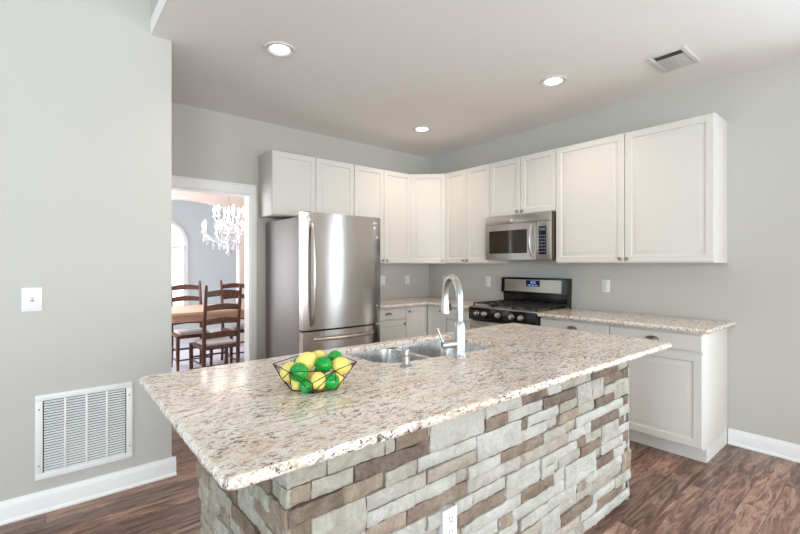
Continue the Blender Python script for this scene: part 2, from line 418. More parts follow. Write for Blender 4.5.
# ================================================================ cabinets
def ringpanel(bm, w, h, t, prof, x=0, z=0, y=0):
    """raised-panel slab: prof = [(inset, height above face-plane)], front faces -y"""
    rings = []
    for ins, d in [(0, -t)] + prof:
        rings.append([bm.verts.new((x+a, y-t-d, z+c)) for a, c in ((ins, ins), (w-ins, ins), (w-ins, h-ins), (ins, h-ins))])
    for A, B in zip(rings, rings[1:]):
        for k in range(4): bm.faces.new((A[k], A[(k+1) % 4], B[(k+1) % 4], B[k]))
    bm.faces.new(rings[0][::-1]); bm.faces.new(rings[-1])
RAISED = [(0, -.004), (.004, 0), (.050, 0), (.055, -.009), (.064, -.009), (.086, -.001), (.092, -.001)]
SLAB = [(0, -.006), (.006, 0), (.02, 0)]
def knob(parent, x, z, y=-.02):
    bm = BM(); lathe(bm, [(.006, 0), (.005, -.010), (.006, -.014), (.0145, -.018), (.0155, -.024), (.012, -.029), (.002, -.031)], (x, y, z), 16, 'y'); return link('knob', bm, M['nickel'], parent)
def cup(parent, x, z, y=-.02):
    bm = BM(); n = 12; rr = []
    for j in range(5):                                        # half-bowl bin pull
        f = j/4; w_ = .042*math.cos(f*PI/2*.85); 
        rr.append([bm.verts.new((x + w_*math.cos(PI*k/n), y - .003 - .024*math.sin(f*PI/2), z + (.022*(1-f*.25))*math.sin(PI*k/n)*math.cos(f*PI/2*.55) - .004)) for k in range(n+1)])
    for A, B in zip(rr, rr[1:]):
        for k in range(n): bm.faces.new((A[k], A[k+1], B[k+1], B[k]))
    bm.faces.new(rr[-1])
    bmesh.ops.solidify(bm, geom=list(bm.faces), thickness=.0015)
    box(bm, x-.046, x+.046, y-.003, y, z-.008, z-.003, .001)
    return link('cup_pull', bm, M['nickel'], parent)
def door(parent, x0, x1, z0, z1, knob_at=None):
    g = .0025; bm = BM(); ringpanel(bm, x1-x0-2*g, z1-z0-2*g, .02, RAISED, x0+g, z0+g); o = link('door', bm, M['cab'], parent, 20)
    if knob_at: knob(o, *knob_at)
    return o
def drawer(parent, x0, x1, z0, z1):
    g = .0025; bm = BM(); ringpanel(bm, x1-x0-2*g, z1-z0-2*g, .02, SLAB, x0+g, z0+g); o = link('drawer', bm, M['cab'], parent, 20)
    cup(o, (x0+x1)/2, (z0+z1)/2+.003); return o
BACK, RIGHT = 0, -PI/2
def upper(label, loc, rz, w_, h, d=.308, ends=True):
    t = thing('wall_cabinet', label, 'cabinet', loc, rz, 'white wall cabinets')
    bm = BM(); box(bm, 0.001, w_-.001, 0.0005, d, 0, h, .0015); link('cabinet_body', bm, M['cab'], t)
    m = w_/2; kz = .035
    door(t, 0, m, 0.004, h-.004, (m-.028, kz)); door(t, m, w_, 0.004, h-.004, (m+.028, kz))
    return t
ZU, ZT = 1.352, 2.412
FB, FR_ = 3.832, 3.630                                        # carcass fronts: back run (Y), right run (X)
upper('short white two-door cabinet mounted above the refrigerator', (1.618, FB, 1.805), BACK, .912, ZT-1.805)
upper('tall white two-door cabinet between the refrigerator-top cabinet and the corner cabinet', (2.532, FB, ZU), BACK, .80, ZT-ZU)
upper('white two-door cabinet left of the microwave, right of the corner cabinet', (FR_, 3.53, ZU), RIGHT, .663, ZT-ZU)
upper('short white two-door cabinet directly above the microwave', (FR_, 2.865, 1.832), RIGHT, .755, ZT-1.832)
upper('large white two-door cabinet right of the microwave, last one on the right wall', (FR_, 2.108, ZU), RIGHT, 1.212, ZT-ZU)
t = thing('corner_wall_cabinet', 'diagonal white single-door cabinet filling the corner of the two walls', 'cabinet', (3.334, FB, ZU), 0)
bm = BM(); prism(bm, [(0, 0), (0, .308), (.604, .308), (.604, -.298), (.296, -.298)], 0, ZT-ZU); link('cabinet_body', bm, M['cab'], t)
dl = math.hypot(.296, .298); bm = BM(); ringpanel(bm, dl-.008, ZT-ZU-.01, .02, RAISED, .004, .005)
o = link('door', bm, M['cab'], t, 20); o.rotation_euler = (0, 0, -math.atan2(.298, .296)); o.location = (0, -.0005, 0)
knob(o, dl-.035, .035)

def base(label, loc, rz, w_, kind, end=False, d=.575):
    t = thing('base_cabinet', label, 'cabinet', loc, rz, 'white base cabinets')
    bm = BM(); box(bm, .001, w_-.001, 0.0005, d, .10, .8870, .001); box(bm, .001, w_-.001, .07, d, 0, .10)
    link('cabinet_body', bm, M['cab'], t)
    if kind == 'drawer_door_r': drawer(t, 0, w_, .752, .872); door(t, 0, w_, .112, .742, (w_-.03, .70))
    if kind == 'drawer_door_l': drawer(t, 0, w_, .752, .872); door(t, 0, w_, .112, .742, (.03, .70))
    if kind == 'stack':
        for a, b in ((.752, .872), (.605, .742), (.36, .595), (.112, .35)): drawer(t, 0, w_, a, b)
    return t
base('white base cabinet with cup-pull drawer beside the refrigerator', (2.535, 3.56, 0), BACK, .49, 'drawer_door_r')
base('narrow white stack of drawers with cup pulls left of the range', (3.36, 3.245, 0), RIGHT, .373, 'stack')
base('white base cabinet immediately right of the range', (3.36, 2.102, 0), RIGHT, .598, 'drawer_door_l')
base('white base cabinet at the far right end of the counter, side panel showing', (3.36, 1.503, 0), RIGHT, .609, 'drawer_door_l')
t = thing('corner_base_cabinet', 'white corner base cabinet with two doors meeting at the inside corner', 'cabinet', (3.027, 3.56, 0), 0)
bm = BM()
prism(bm, [(0, 0), (.333, 0), (.333, -.313), (.9, -.313), (.9, .575), (0, .575)], .10, .8870)
prism(bm, [(0, .07), (.403, .07), (.403, -.313), (.9, -.313), (.9, .575), (0, .575)], 0, .10)
link('cabinet_body', bm, M['cab'], t)
door(t, 0, .311, .112, .872, (.035, .83))
o = door(t, 0, .289, .112, .872, (.254-.03, .83)); o.rotation_euler = (0, 0, RIGHT); o.location = (.333, -.022, 0)

# ---------------------------------------------------------------- granite slabs with a rough chiselled edge
def slab(name, poly, z0, z1, label, cat, holes=(), rough=.0024, rad=.03, rounded=(), wall_edges=()):
    """poly: ccw outline, each corner optionally rounded; straight wall edges stay smooth"""
    def densify(poly, rad_of):
        out = []; n = len(poly)
        for i in range(n):
            p = Vector(poly[i]); a = Vector(poly[i-1]); b = Vector(poly[(i+1) % n]); r = rad_of(i)
            u = (a-p).normalized(); v = (b-p).normalized()
            if r > 0:
                s, e = p+u*r, p+v*r
                for k in range(7):
                    q = k/6; out.append(((1-q)**2*s + 2*q*(1-q)*p + q*q*e, i))
            else: out.append((p, i))
        res = []
        for k in range(len(out)):
            p, i = out[k]; q, j = out[(k+1) % len(out)]; L_ = (q-p).length
            edge = i if (i != j or rad_of(i) == 0) else -1
            m = max(1, int(L_/.007))
            for s in range(m): res.append((p.lerp(q, s/m), edge if s else -2 if False else edge))
        return res
    P = densify(poly, lambda i: rad if i in rounded else 0)
    bm = BM(); n = len(P); loops = []
    nr = []
    for i in range(n):
        a = P[i-1][0]; b = P[(i+1) % n][0]; d = (b-a).normalized(); nr.append(Vector((d.y, -d.x)))
    levels = [(z1, .009), (z1-.002, .004), (z1-.006, .001), (z1-.012, 0), (z1-.018, 0), (z0+.003, .003), (z0, .008)]
    for li, (z, ins) in enumerate(levels):
        ring = []
        for i in range(n):
            p, e = P[i]; wall = e in wall_edges
            q = Vector((p.x, p.y))
            nz = .5*noise.noise(Vector((p.x*38, p.y*38, z*60))) + .9*noise.noise(Vector((p.x*120, p.y*120, z*160+5)))
            off = 0 if wall else (-ins + rough*nz*(0.35 if li in (0,) else 1))
            q += nr[i]*off
            zz = z + (0 if wall or li != 1 else .0015*nz)
            ring.append(bm.verts.new((q.x, q.y, min(zz, z1))))
        loops.append(ring)
    for A, B in zip(loops, loops[1:]):
        for k in range(n): bm.faces.new((A[k], B[k], B[(k+1) % n], A[(k+1) % n]))
    hl = []
    for h in holes:
        Hs = [v for v, _ in densify(h, lambda i: (.12, .05, .05, .07)[i])]
        m = len(Hs); rr = []
        for z, ins in ((z1, -.004), (z1-.004, 0), (z0+.003, 0), (z0, 0)):
            ring = []
            for i in range(m):
                a = Hs[i-1]; b = Hs[(i+1) % m]; d = (b-a).normalized(); q = Hs[i] + Vector((d.y, -d.x))*(-ins)
                ring.append(bm.verts.new((q.x, q.y, z)))
            rr.append(ring)
        for A, B in zip(rr, rr[1:]):
            for k in range(m): bm.faces.new((A[k], B[k], B[(k+1) % m], A[(k+1) % m]))
        hl.append((rr[0], rr[-1]))
    for w_, ring in ((0, loops[0]), (1, loops[-1])):
        rings = [ring] + [h[w_] for h in hl]
        e = []
        for r_ in rings:
            for k in range(len(r_)):
                q = bm.edges.get((r_[k], r_[(k+1) % len(r_)])); e.append(q)
        bmesh.ops.triangle_fill(bm, use_beauty=True, edges=e, normal=(0, 0, 1))
    o = link(name, bm, M['granite'], ang=50)
    for p in o.data.polygons:
        if abs(p.normal.z) > .99: p.use_smooth = False
    tag(o, label, cat); return centre(o)
slab('granite_worktop', [(.268, .860), (2.63, .838), (2.63, 1.876), (.268, 1.876)], .8885, .916,
     'large speckled granite worktop with rough edge on the stone island', 'worktop',
     holes=[[(1.10, 1.425), (1.855, 1.37), (1.855, 1.81), (1.10, 1.81)]], rounded=(0, 1, 2, 3), rad=.035)
slab('granite_worktop', [(2.532, 3.495), (3.295, 3.495), (3.295, 2.874), (3.938, 2.874), (3.938, 4.14), (2.532, 4.14)], .8885, .916,
     'L-shaped granite worktop running from the refrigerator round the corner to the range', 'worktop', wall_edges=(0+0, 2, 3, 4, 5)[1:], rough=.002)
slab('granite_worktop', [(3.295, .845), (3.938, .845), (3.938, 2.098), (3.295, 2.098)], .8885, .916,
     'straight granite worktop on the right wall, right of the range', 'worktop', rounded=(0,), rad=.035, wall_edges=(1, 2), rough=.002)

# ================================================================ island
isl = thing('kitchen_island', 'kitchen island base clad in staggered white and brown ledge stones', 'island', (1.5, 1.38, 0))
LI = Matrix.Translation(-Vector((1.5, 1.38, 0)))
bm = BM(); X0, X1, Y0, Y1 = .492, 2.535, 1.055, 1.845
box(bm, X0, X1, Y0, Y0+.02, 0, .8870); box(bm, X0, X0+.02, Y0+.02, Y1-.02, 0, .8870); box(bm, X1-.02, X1, Y0+.02, Y1-.02, 0, .8870)
box(bm, X0, X1, Y1-.02, Y1, .1, .8870); box(bm, X0+.02, X1-.02, Y0+.02, Y1-.02, .08, .10); box(bm, X0+.02, X1-.02, Y1-.09, Y1-.07, 0, .08)
bm.transform(LI); link('cabinet_body', bm, M['cab'], isl)
for k in range(4):                                            # kitchen-side doors
    bm = BM(); wd = (X1-X0-.04)/4; ringpanel(bm, wd-.006, .74, .02, RAISED, 0, .115)
    bm.transform(LI @ Matrix.Translation((X1-.02-wd*k, Y1, 0)) @ Matrix.Rotation(PI, 4, 'Z')); link('door', bm, M['cab'], isl, 20)
rnd = random.Random(4)
GRID = [0.004, .025, .075, .125, .18, .235, .29, .345, .40, .45, .50, .555, .605, .655, .705, .755, .805, .84, .8870]
STONES = [('G', 0.48, 0.6, 0.755, 0.805), ('G', 0.6, 0.8, 0.755, 0.805), ('P', 0.48, 0.55, 0.705, 0.755), ('G', 0.55, 0.69, 0.705, 0.755), ('N', 0.48, 0.65, 0.655, 0.705), ('N', 0.69, 0.99, 0.705, 0.755), ('G', 0.8, 0.84, 0.755, 0.805), ('B', 0.84, 0.98, 0.755, 0.805), ('P', 0.65, 0.8, 0.655, 0.705), ('G', 0.55, 0.73, 0.555, 0.655), ('G', 0.8, 0.89, 0.655, 0.705), ('G', 0.89, 0.93, 0.655, 0.705), ('g', 0.73, 0.97, 0.605, 0.655), ('W', 0.73, 0.92, 0.555, 0.605), ('P', 0.73, 0.89, 0.5, 0.555), ('W', 0.94, 1.23, 0.655, 0.705), ('T', 0.98, 1.23, 0.605, 0.655), ('W', 0.92, 1.12, 0.555, 0.605), ('B', 0.89, 1.18, 0.5, 0.555), ('W', 0.85, 0.97, 0.45, 0.5), ('W', 0.98, 1.06, 0.45, 0.5), ('w', 0.99, 1.28, 0.705, 0.805), ('W', 1.28, 1.51, 0.755, 0.805), ('B', 1.28, 1.42, 0.705, 0.755), ('N', 1.51, 1.72, 0.755, 0.805), ('W', 1.23, 1.51, 0.605, 0.705), ('N', 1.51, 1.55, 0.655, 0.705), ('W', 1.42, 1.67, 0.705, 0.755), ('W', 1.55, 1.8, 0.655, 0.705), ('W', 1.51, 1.7, 0.605, 0.655), ('B', 1.37, 1.67, 0.555, 0.605), ('W', 1.18, 1.37, 0.555, 0.605), ('g', 1.18, 1.51, 0.5, 0.555), ('T', 1.51, 1.89, 0.5, 0.555), ('W', 1.41, 1.65, 0.4, 0.5), ('W', 1.21, 1.41, 0.45, 0.5), ('g', 1.12, 1.18, 0.555, 0.605), ('W', 1.11, 1.21, 0.45, 0.5), ('B', 1.12, 1.41, 0.4, 0.45), ('W', 1.14, 1.51, 0.345, 0.4), ('B', 1.5, 1.76, 0.345, 0.4), ('P', 1.37, 1.45, 0.29, 0.345), ('W', 1.45, 1.86, 0.29, 0.345), ('W', 1.51, 1.71, 0.235, 0.29), ('T', 1.51, 1.66, 0.18, 0.235), ('W', 1.66, 1.82, 0.125, 0.235), ('W', 1.72, 1.97, 0.235, 0.29), ('B', 1.82, 2.11, 0.125, 0.18), ('T', 1.81, 2.0, 0.075, 0.125), ('W', 2.01, 2.18, 0.075, 0.125), ('W', 2.12, 2.37, 0.125, 0.18), ('B', 2.15, 2.49, 0.075, 0.125), ('W', 2.03, 2.55, 0.025, 0.075), ('P', 1.97, 2.06, 0.235, 0.29), ('W', 1.86, 2.15, 0.29, 0.4), ('W', 1.76, 1.86, 0.345, 0.4), ('W', 1.66, 1.76, 0.4, 0.45), ('W', 1.65, 1.89, 0.45, 0.5), ('W', 1.89, 1.96, 0.45, 0.5), ('B', 1.96, 2.05, 0.45, 0.5), ('B', 2.0, 2.21, 0.4, 0.45), ('g', 1.81, 2.0, 0.4, 0.45), ('W', 2.05, 2.2, 0.45, 0.5), ('N', 2.15, 2.35, 0.29, 0.345), ('W', 2.06, 2.47, 0.235, 0.29), ('W', 2.35, 2.47, 0.29, 0.345), ('P', 2.47, 2.57, 0.18, 0.29), ('W', 2.22, 2.47, 0.345, 0.4), ('W', 2.49, 2.57, 0.125, 0.18), ('G', 2.37, 2.49, 0.125, 0.18), ('W', 1.72, 1.82, 0.755, 0.805), ('G', 1.82, 2.11, 0.755, 0.805), ('N', 1.67, 1.96, 0.705, 0.755), ('N', 2.11, 2.41, 0.755, 0.805), ('G', 2.42, 2.55, 0.755, 0.805), ('B', 2.25, 2.46, 0.705, 0.755), ('N', 2.46, 2.54, 0.705, 0.755), ('g', 1.97, 2.12, 0.655, 0.755), ('g', 2.12, 2.24, 0.655, 0.755), ('G', 2.24, 2.38, 0.655, 0.705), ('G', 2.38, 2.55, 0.605, 0.705), ('N', 2.15, 2.37, 0.605, 0.655), ('G', 1.99, 2.15, 0.605, 0.655), ('G', 1.81, 1.96, 0.655, 0.705), ('P', 1.8, 1.99, 0.605, 0.655), ('W', 1.95, 2.46, 0.555, 0.605), ('N', 2.1, 2.42, 0.5, 0.555), ('N', 2.46, 2.54, 0.555, 0.605), ('W', 2.42, 2.55, 0.5, 0.555), ('N', 2.41, 2.49, 0.45, 0.5), ('W', 2.42, 2.55, 0.4, 0.45), ('B', 2.47, 2.55, 0.345, 0.4), ('g', 2.21, 2.41, 0.4, 0.5), ('W', 1.91, 2.1, 0.5, 0.555), ('g', 1.67, 1.85, 0.555, 0.605), ('T', 1.85, 1.95, 0.555, 0.605), ('G', 2.05, 2.21, 0.45, 0.5)]
def add_stone(bm, u0, u1, z0, z1, prot, mi, frame):
    """stone block with an uneven split face; frame maps (u, out, z) to world"""
    g = .0018; u0 += g; u1 -= g; z0 += g; z1 -= g
    if u1-u0 < .01: return
    nu = max(3, int((u1-u0)/.011)); nz = max(3, int((z1-z0)/.011)); sd = rnd.uniform(0, 90)
    tx, tz = rnd.uniform(-.06, .06), rnd.uniform(-.08, .08)
    G = []
    for j in range(nz+1):
        row = []
        for i in range(nu+1):
            a, b = i/nu, j/nz; u = u0+(u1-u0)*a; z = z0+(z1-z0)*b
            edge = (i in (0, nu)) or (j in (0, nz))
            n1 = noise.noise(Vector((u*13+sd, z*13, sd))) + .5*noise.noise(Vector((u*40, z*40+sd, 2)))
            o = prot + .0065*n1 + .0035*noise.noise(Vector((u*95, z*95, sd))) + tx*(u-(u0+u1)/2) *.25 + tz*(z-(z0+z1)/2)*.5 - (.006 if edge else 0)
            ju = .0025*noise.noise(Vector((z*50, sd, 1))) if i in (0, nu) else 0
            jz = .0022*noise.noise(Vector((u*30, sd, 7))) if j in (0, nz) else 0
            row.append(bm.verts.new(frame(u+ju, max(o, .004), max(z+jz, .002))))
        G.append(row)
    fs = []
    for j in range(nz):
        for i in range(nu): fs.append(bm.faces.new((G[j][i], G[j][i+1], G[j+1][i+1], G[j+1][i])))
    rim = [G[0][i] for i in range(nu)] + [G[j][nu] for j in range(nz)] + [G[nz][nu-i] for i in range(nu)] + [G[nz-j][0] for j in range(nz)]
    bk = []
    for v in rim:
        # back rim: same u,z with out = 0
        bk.append(bm.verts.new(back_of(v.co)))
    for k in range(len(rim)): fs.append(bm.faces.new((rim[k], rim[(k+1) % len(rim)], bk[(k+1) % len(rim)], bk[k])))
    for f in fs: f.material_index = mi
def random_wall(bm, ua, ub, frame, prot, pal, gaps=True, rng=None):
    z = 0
    for a, b in zip(GRID[:-1], GRID[1:]):
        u = ua
        while u < ub-.001:
            L_ = rnd.choice((.08, .12, .16, .2, .24, .29)); e = min(ub, u+L_)
            if ub-e < .04: e = ub
            add_stone(bm, u, e, a, b, prot + rnd.uniform(-.004, .005), rnd.choice(pal), frame); u = e
# front face (towards the camera side, -Y)
bm = BM(); FYs = Y0
fr = lambda u, o, z: Vector((u, FYs-o, z)); back_of = lambda c: Vector((c.x, FYs, c.z))
random_wall(bm, .478, 2.57, fr, .010, [0, 0, 1, 2, 2, 3, 6])
for c_, a, b, z0, z1 in STONES:
    add_stone(bm, a, b, z0, z1, .022 + rnd.uniform(-.004, .007), SI[c_], fr)
for c_, a, b in (('G', .476, .60), ('T', .60, .8), ('G', .8, .99), ('W', .99, 1.28), ('W', 1.28, 1.52), ('N', 1.52, 1.7), ('W', 1.7, 2.1), ('N', 2.1, 2.41), ('G', 2.41, 2.55)):
    add_stone(bm, a, b, .806, .885, .023 + rnd.uniform(-.004, .005), SI[c_], fr)
bm.transform(LI); link('stone_cladding', bm, ST, isl, 35)
# left face (-X)
bm = BM(); fr = lambda u, o, z: Vector((X0-o, u, z)); back_of = lambda c: Vector((X0, c.y, c.z))
z_i = 0
lp = [1, 1, 6, 3, 6, 1, 4, 2, 6, 5]
for gi in range(len(GRID)-1):
    a, b = GRID[gi], GRID[gi+1]; u = 1.035
    while u < 1.84:
        L_ = rnd.choice((.07, .1, .14, .18, .23)); e = min(1.845, u+L_)
        if 1.845-e < .05: e = 1.845
        add_stone(bm, u, e, a, b, .020 + rnd.uniform(-.006, .012), rnd.choice(lp), fr); u = e
bm.transform(LI); link('stone_cladding', bm, ST, isl, 35)
# right face (+X)
bm = BM(); fr = lambda u, o, z: Vector((X1+o, u, z)); back_of = lambda c: Vector((X1, c.y, c.z))
for gi in range(len(GRID)-1):
    a, b = GRID[gi], GRID[gi+1]; u = 1.035
    while u < 1.84:
        L_ = rnd.choice((.07, .1, .14, .18, .23)); e = min(1.845, u+L_)
        if 1.845-e < .05: e = 1.845
        add_stone(bm, u, e, a, b, .020 + rnd.uniform(-.006, .012), rnd.choice([0, 1, 2, 3, 0, 6]), fr); u = e
bm.transform(LI); link('stone_cladding', bm, ST, isl, 35)

# ---------------------------------------------------------------- sink, faucet, soap pump
sk = thing('kitchen_sink', 'undermount stainless double-bowl sink set into the island worktop', 'sink', (1.465, 1.6, .70))
def basin(name, x0, x1, y0, y1, zt, zb, r, parent):
    bm = BM(); rings = []
    def rr(ins, z, rad):
        out = []
        for cx_, cy_, a0 in ((x1-ins-rad, y1-ins-rad, 0), (x0+ins+rad, y1-ins-rad, 90), (x0+ins+rad, y0+ins+rad, 180), (x1-ins-rad, y0+ins+rad, 270)):
            for k in range(7):
                a = math.radians(a0+15*k); out.append((cx_+rad*math.cos(a), cy_+rad*math.sin(a), z))
        return [bm.verts.new(p) for p in out]
    for ins, z, rad in ((-.012, zt, r+.012), (0, zt, r), (.003, zt-.02, r), (.008, zb+.03, r), (.018, zb+.008, r), (.045, zb, r*.8)): rings.append(rr(ins, z, rad))
    n = len(rings[0])
    for A, B in zip(rings, rings[1:]):
        for k in range(n): bm.faces.new((A[k], A[(k+1) % n], B[(k+1) % n], B[k]))
    bm.faces.new(rings[-1])
    bm.transform(Matrix.Translation(-sk.location)); o = link(name, bm, M['sink'], parent, 50)
    bm = BM(); lathe(bm, [(.045, .001), (.042, .004), (.03, .003), (.012, .001)], ((x0+x1)/2-1.465, (y0+y1)/2-1.6, zb-.70), 20); link('drain', bm, M['nickel'], o)
    return o
basin('basin', 1.092, 1.425, 1.365, 1.818, .8870, .70, .06, sk)
basin('basin', 1.45, 1.863, 1.362, 1.818, .8870, .70, .06, sk)

fx, fy = 1.465, 1.335
fc = thing('faucet', 'tall satin gooseneck pull-down faucet with side lever behind the sink bowls', 'faucet', (fx, fy, .9162))
dx, dy = .088/.2067, .187/.2067                                # direction of the spout
bm = BM()
lathe(bm, [(.032, 0), (.032, .004), (.028, .010), (.0265, .02), (.0255, .13), (.023, .15), (.020, .158), (.0165, .165)], (0, 0, 0), 24)
link('body', bm, M['chrome'], fc)
bm = BM(); pts = [(0, 0, .155), (0, 0, .20), (0, 0, .24)]
R_ = .094
for k in range(1, 19):
    a = PI - (PI*1.03)*k/18; s = R_ + R_*math.cos(a); pts.append((dx*s, dy*s, .262 + R_*math.sin(a)*1.05))
tube(bm, pts, .0165, 16); link('spout', bm, M['chrome'], fc)
e = Vector(pts[-1])
bm = BM(); lathe(bm, [(.0165, 0), (.0185, -.010), (.0195, -.04), (.022, -.068), (.022, -.075), (.016, -.077)], (e.x, e.y, e.z), 18); sh = link('spray_head', bm, M['chrome'], fc)
bm = BM(); box(bm, e.x+.014, e.x+.026, e.y-.02, e.y-.008, e.z-.06, e.z-.025, .003); link('spray_button', bm, M['slot'], sh)
bm = BM(); hx, hy = -dy, dx
tube(bm, [(hx*.015, hy*.015, .062), (hx*.05, hy*.05, .060), (hx*.085, hy*.085, .056)], [.019, .019, .018], 18); lv = link('lever_hub', bm, M['chrome'], fc)
bm = BM(); tube(bm, [(hx*.080, hy*.080, .06), (hx*.088-.004, hy*.088, .09), (hx*.097-.012, hy*.097+.004, .135)], [.007, .005, .0045], 10); link('lever', bm, M['chrome'], lv)
sp = thing('soap_dispenser', 'short satin soap dispenser standing in front of the sink', 'soap dispenser', (1.154, 1.352, .9162))
bm = BM(); lathe(bm, [(.025, 0), (.025, .003), (.020, .006), (.0155, .010), (.0155, .042), (.012, .046)], (0, 0, 0), 20); link('collar', bm, M['chrome'], sp)
bm = BM(); lathe(bm, [(.008, .046), (.008, .052), (.016, .054), (.016, .070), (.012, .073)], (0, 0, 0), 18); tube(bm, [(0, 0, .063), (-.02, .035, .064), (-.028, .05, .056)], [.006, .006, .005], 10); link('pump_head', bm, M['chrome'], sp)

# ---------------------------------------------------------------- outlets and plates
def outlet(label, loc, rz, name='power_outlet', wdt=.07, hgt=.115):
    t = thing(name, label, 'outlet', loc, rz, 'white power outlets')
    bm = BM(); box(bm, -wdt/2, wdt/2, -.006, 0, 0, hgt, .003); link('cover_plate', bm, M['plastic'], t)
    for k in (0, 1):
        zc = hgt*(.30 + .40*k); bm = BM(); box(bm, -.016, .016, -.009, -.0055, zc-.017, zc+.017, .006); s_ = link('socket', bm, M['plastic'], t)
        bm = BM()
        for xx, hh in ((-.007, .009), (.007, .007)): box(bm, xx-.0013, xx+.0013, -.0096, -.0088, zc+.001, zc+hh)
        box(bm, -.0025, .0025, -.0096, -.0088, zc-.011, zc-.006); link('slots', bm, M['slot'], s_)
    return t
outlet('white outlet on the right wall, right of the range', (XR, 1.801, 1.087), RIGHT)
outlet('white outlet on the right wall, just left of the range backguard', (XR, 3.146, 1.085), RIGHT)
outlet('white outlet on the right wall nearest the room corner, seen behind the faucet', (XR, 3.845, 1.085), RIGHT)
outlet('white outlet on the back wall midway between refrigerator and corner', (3.56, YB, 1.085), BACK)
outlet('white outlet on the back wall half hidden by the refrigerator edge', (3.167, YB, 1.09), BACK)
ot = outlet('white outlet set into the stone front of the island', (1.072, 1.0265, .385), 0)
bm = BM(); box(bm, -.03, .03, 0, .028, .005, .110); link('outlet_box', bm, M['plastic'], ot)

t = thing('wall_plate', 'blank white wall plate with one small centre connector above the return grille', 'wall plate', (-.056, YL, 1.088), 0)
bm = BM(); box(bm, -.043, .043, -.006, 0, 0, .128, .004); link('cover_plate', bm, M['plastic'], t)
bm = BM(); lathe(bm, [(.010, -.005), (.010, -.008), (.0055, -.009), (.0055, -.016), (.003, -.017)], (0, 0, .064), 14, 'y'); link('connector', bm, M['nickel'], t)
# return air grille
gx0, gx1, gz0, gz1 = -.044, .403, .18, .634
t = thing('return_air_grille', 'large white return air grille low on the left wall', 'vent', ((gx0+gx1)/2, YL, gz0), 0)
W_, Hh = gx1-gx0, gz1-gz0
bm = BM(); bo = .032
for a, b, c, d in ((-W_/2, W_/2, 0, bo), (-W_/2, W_/2, Hh-bo, Hh), (-W_/2, -W_/2+bo, bo, Hh-bo), (W_/2-bo, W_/2, bo, Hh-bo)): box(bm, a, b, -.012, 0, c, d, .002)
cw = (W_-2*bo)/4
for k in (1, 2, 3): box(bm, -W_/2+bo+cw*k-.005, -W_/2+bo+cw*k+.005, -.011, 0, bo, Hh-bo, .001)
link('frame', bm, M['plastic'], t)
for k in range(4):
    bm = BM(); a = -W_/2+bo+cw*k+.005; b = a+cw-.010; n = 27; hh = (Hh-2*bo)/n
    for j in range(n):
        z = bo+hh*j
        v = [bm.verts.new(p) for p in ((a, -.010, z+.001), (b, -.010, z+.001), (b, -.002, z+hh*.48), (a, -.002, z+hh*.48), (a, -.010, z+.0032), (b, -.010, z+.0032), (b, -.002, z+hh*.48+.0022), (a, -.002, z+hh*.48+.0022))]
        for q in ((0, 1, 2, 3), (4, 5, 6, 7), (0, 1, 5, 4), (2, 3, 7, 6)): bm.faces.new([v[i] for i in q])
    link('louvers', bm, M['plastic'], t)
bm = BM(); box(bm, -W_/2+.02, W_/2-.02, -.0012, 0, .02, Hh-.02); link('backing', bm, M['gap'], t)
for sx in (-1, 1):
    for zz in (.075, Hh-.075):
        bm = BM(); lathe(bm, [(.005, -.0115), (.005, -.0135), (.002, -.0145)], (sx*(W_/2-.016), 0, zz), 10, 'y'); link('screw', bm, M['nickel'], t)
# ceiling supply vent
t = thing('ceiling_vent', 'white rectangular supply vent with a dark slot in the kitchen ceiling', 'vent', (3.34, 1.065, H), 0)
vw, vl = .165, .115
bm = BM()
for a, b, c, d in ((-vw, vw, -vl, -vl+.03), (-vw, vw, vl-.03, vl), (-vw, -vw+.03, -vl+.03, vl-.03), (vw-.03, vw, -vl+.03, vl-.03)): box(bm, a, b, c, d, -.012, 0, .003)
link('frame', bm, M['trim2'], t)
bm = BM(); box(bm, -vw+.02, vw-.02, -vl+.02, vl-.02, -.002, 0); link('backing', bm, M['slot'], t)
bm = BM()
for j in range(8):
    x = -.062+.024*j
    box(bm, x, x+.014, -vl+.03, vl-.03, -.010, -.004, .001)
link('louvers', bm, M['trim2'], t)
# recessed lights
labs = ['recessed ceiling light nearest the left wall, largest in view', 'recessed ceiling light nearest the ceiling vent', 'recessed ceiling light nearest the room corner, smallest in view']
for (x, y), lb in zip(LAMPS, labs):
    t = thing('recessed_light', lb, 'ceiling light', (x, y, H), 0, 'recessed ceiling lights')
    bm = BM(); lathe(bm, [(.100, 0), (.100, -.004), (.094, -.010), (.080, -.008), (.079, -.001)], (0, 0, 0), 32, caps=False); link('trim_ring', bm, M['trim2'], t)
    bm = BM(); lathe(bm, [(.079, -.001), (.064, -.003)], (0, 0, 0), 32, caps=False); link('baffle', bm, M['trim'], t)
    bm = BM(); lathe(bm, [(.064, -.003), (.001, -.0045)], (0, 0, 0), 28); link('lens', bm, M['lamp'], t)

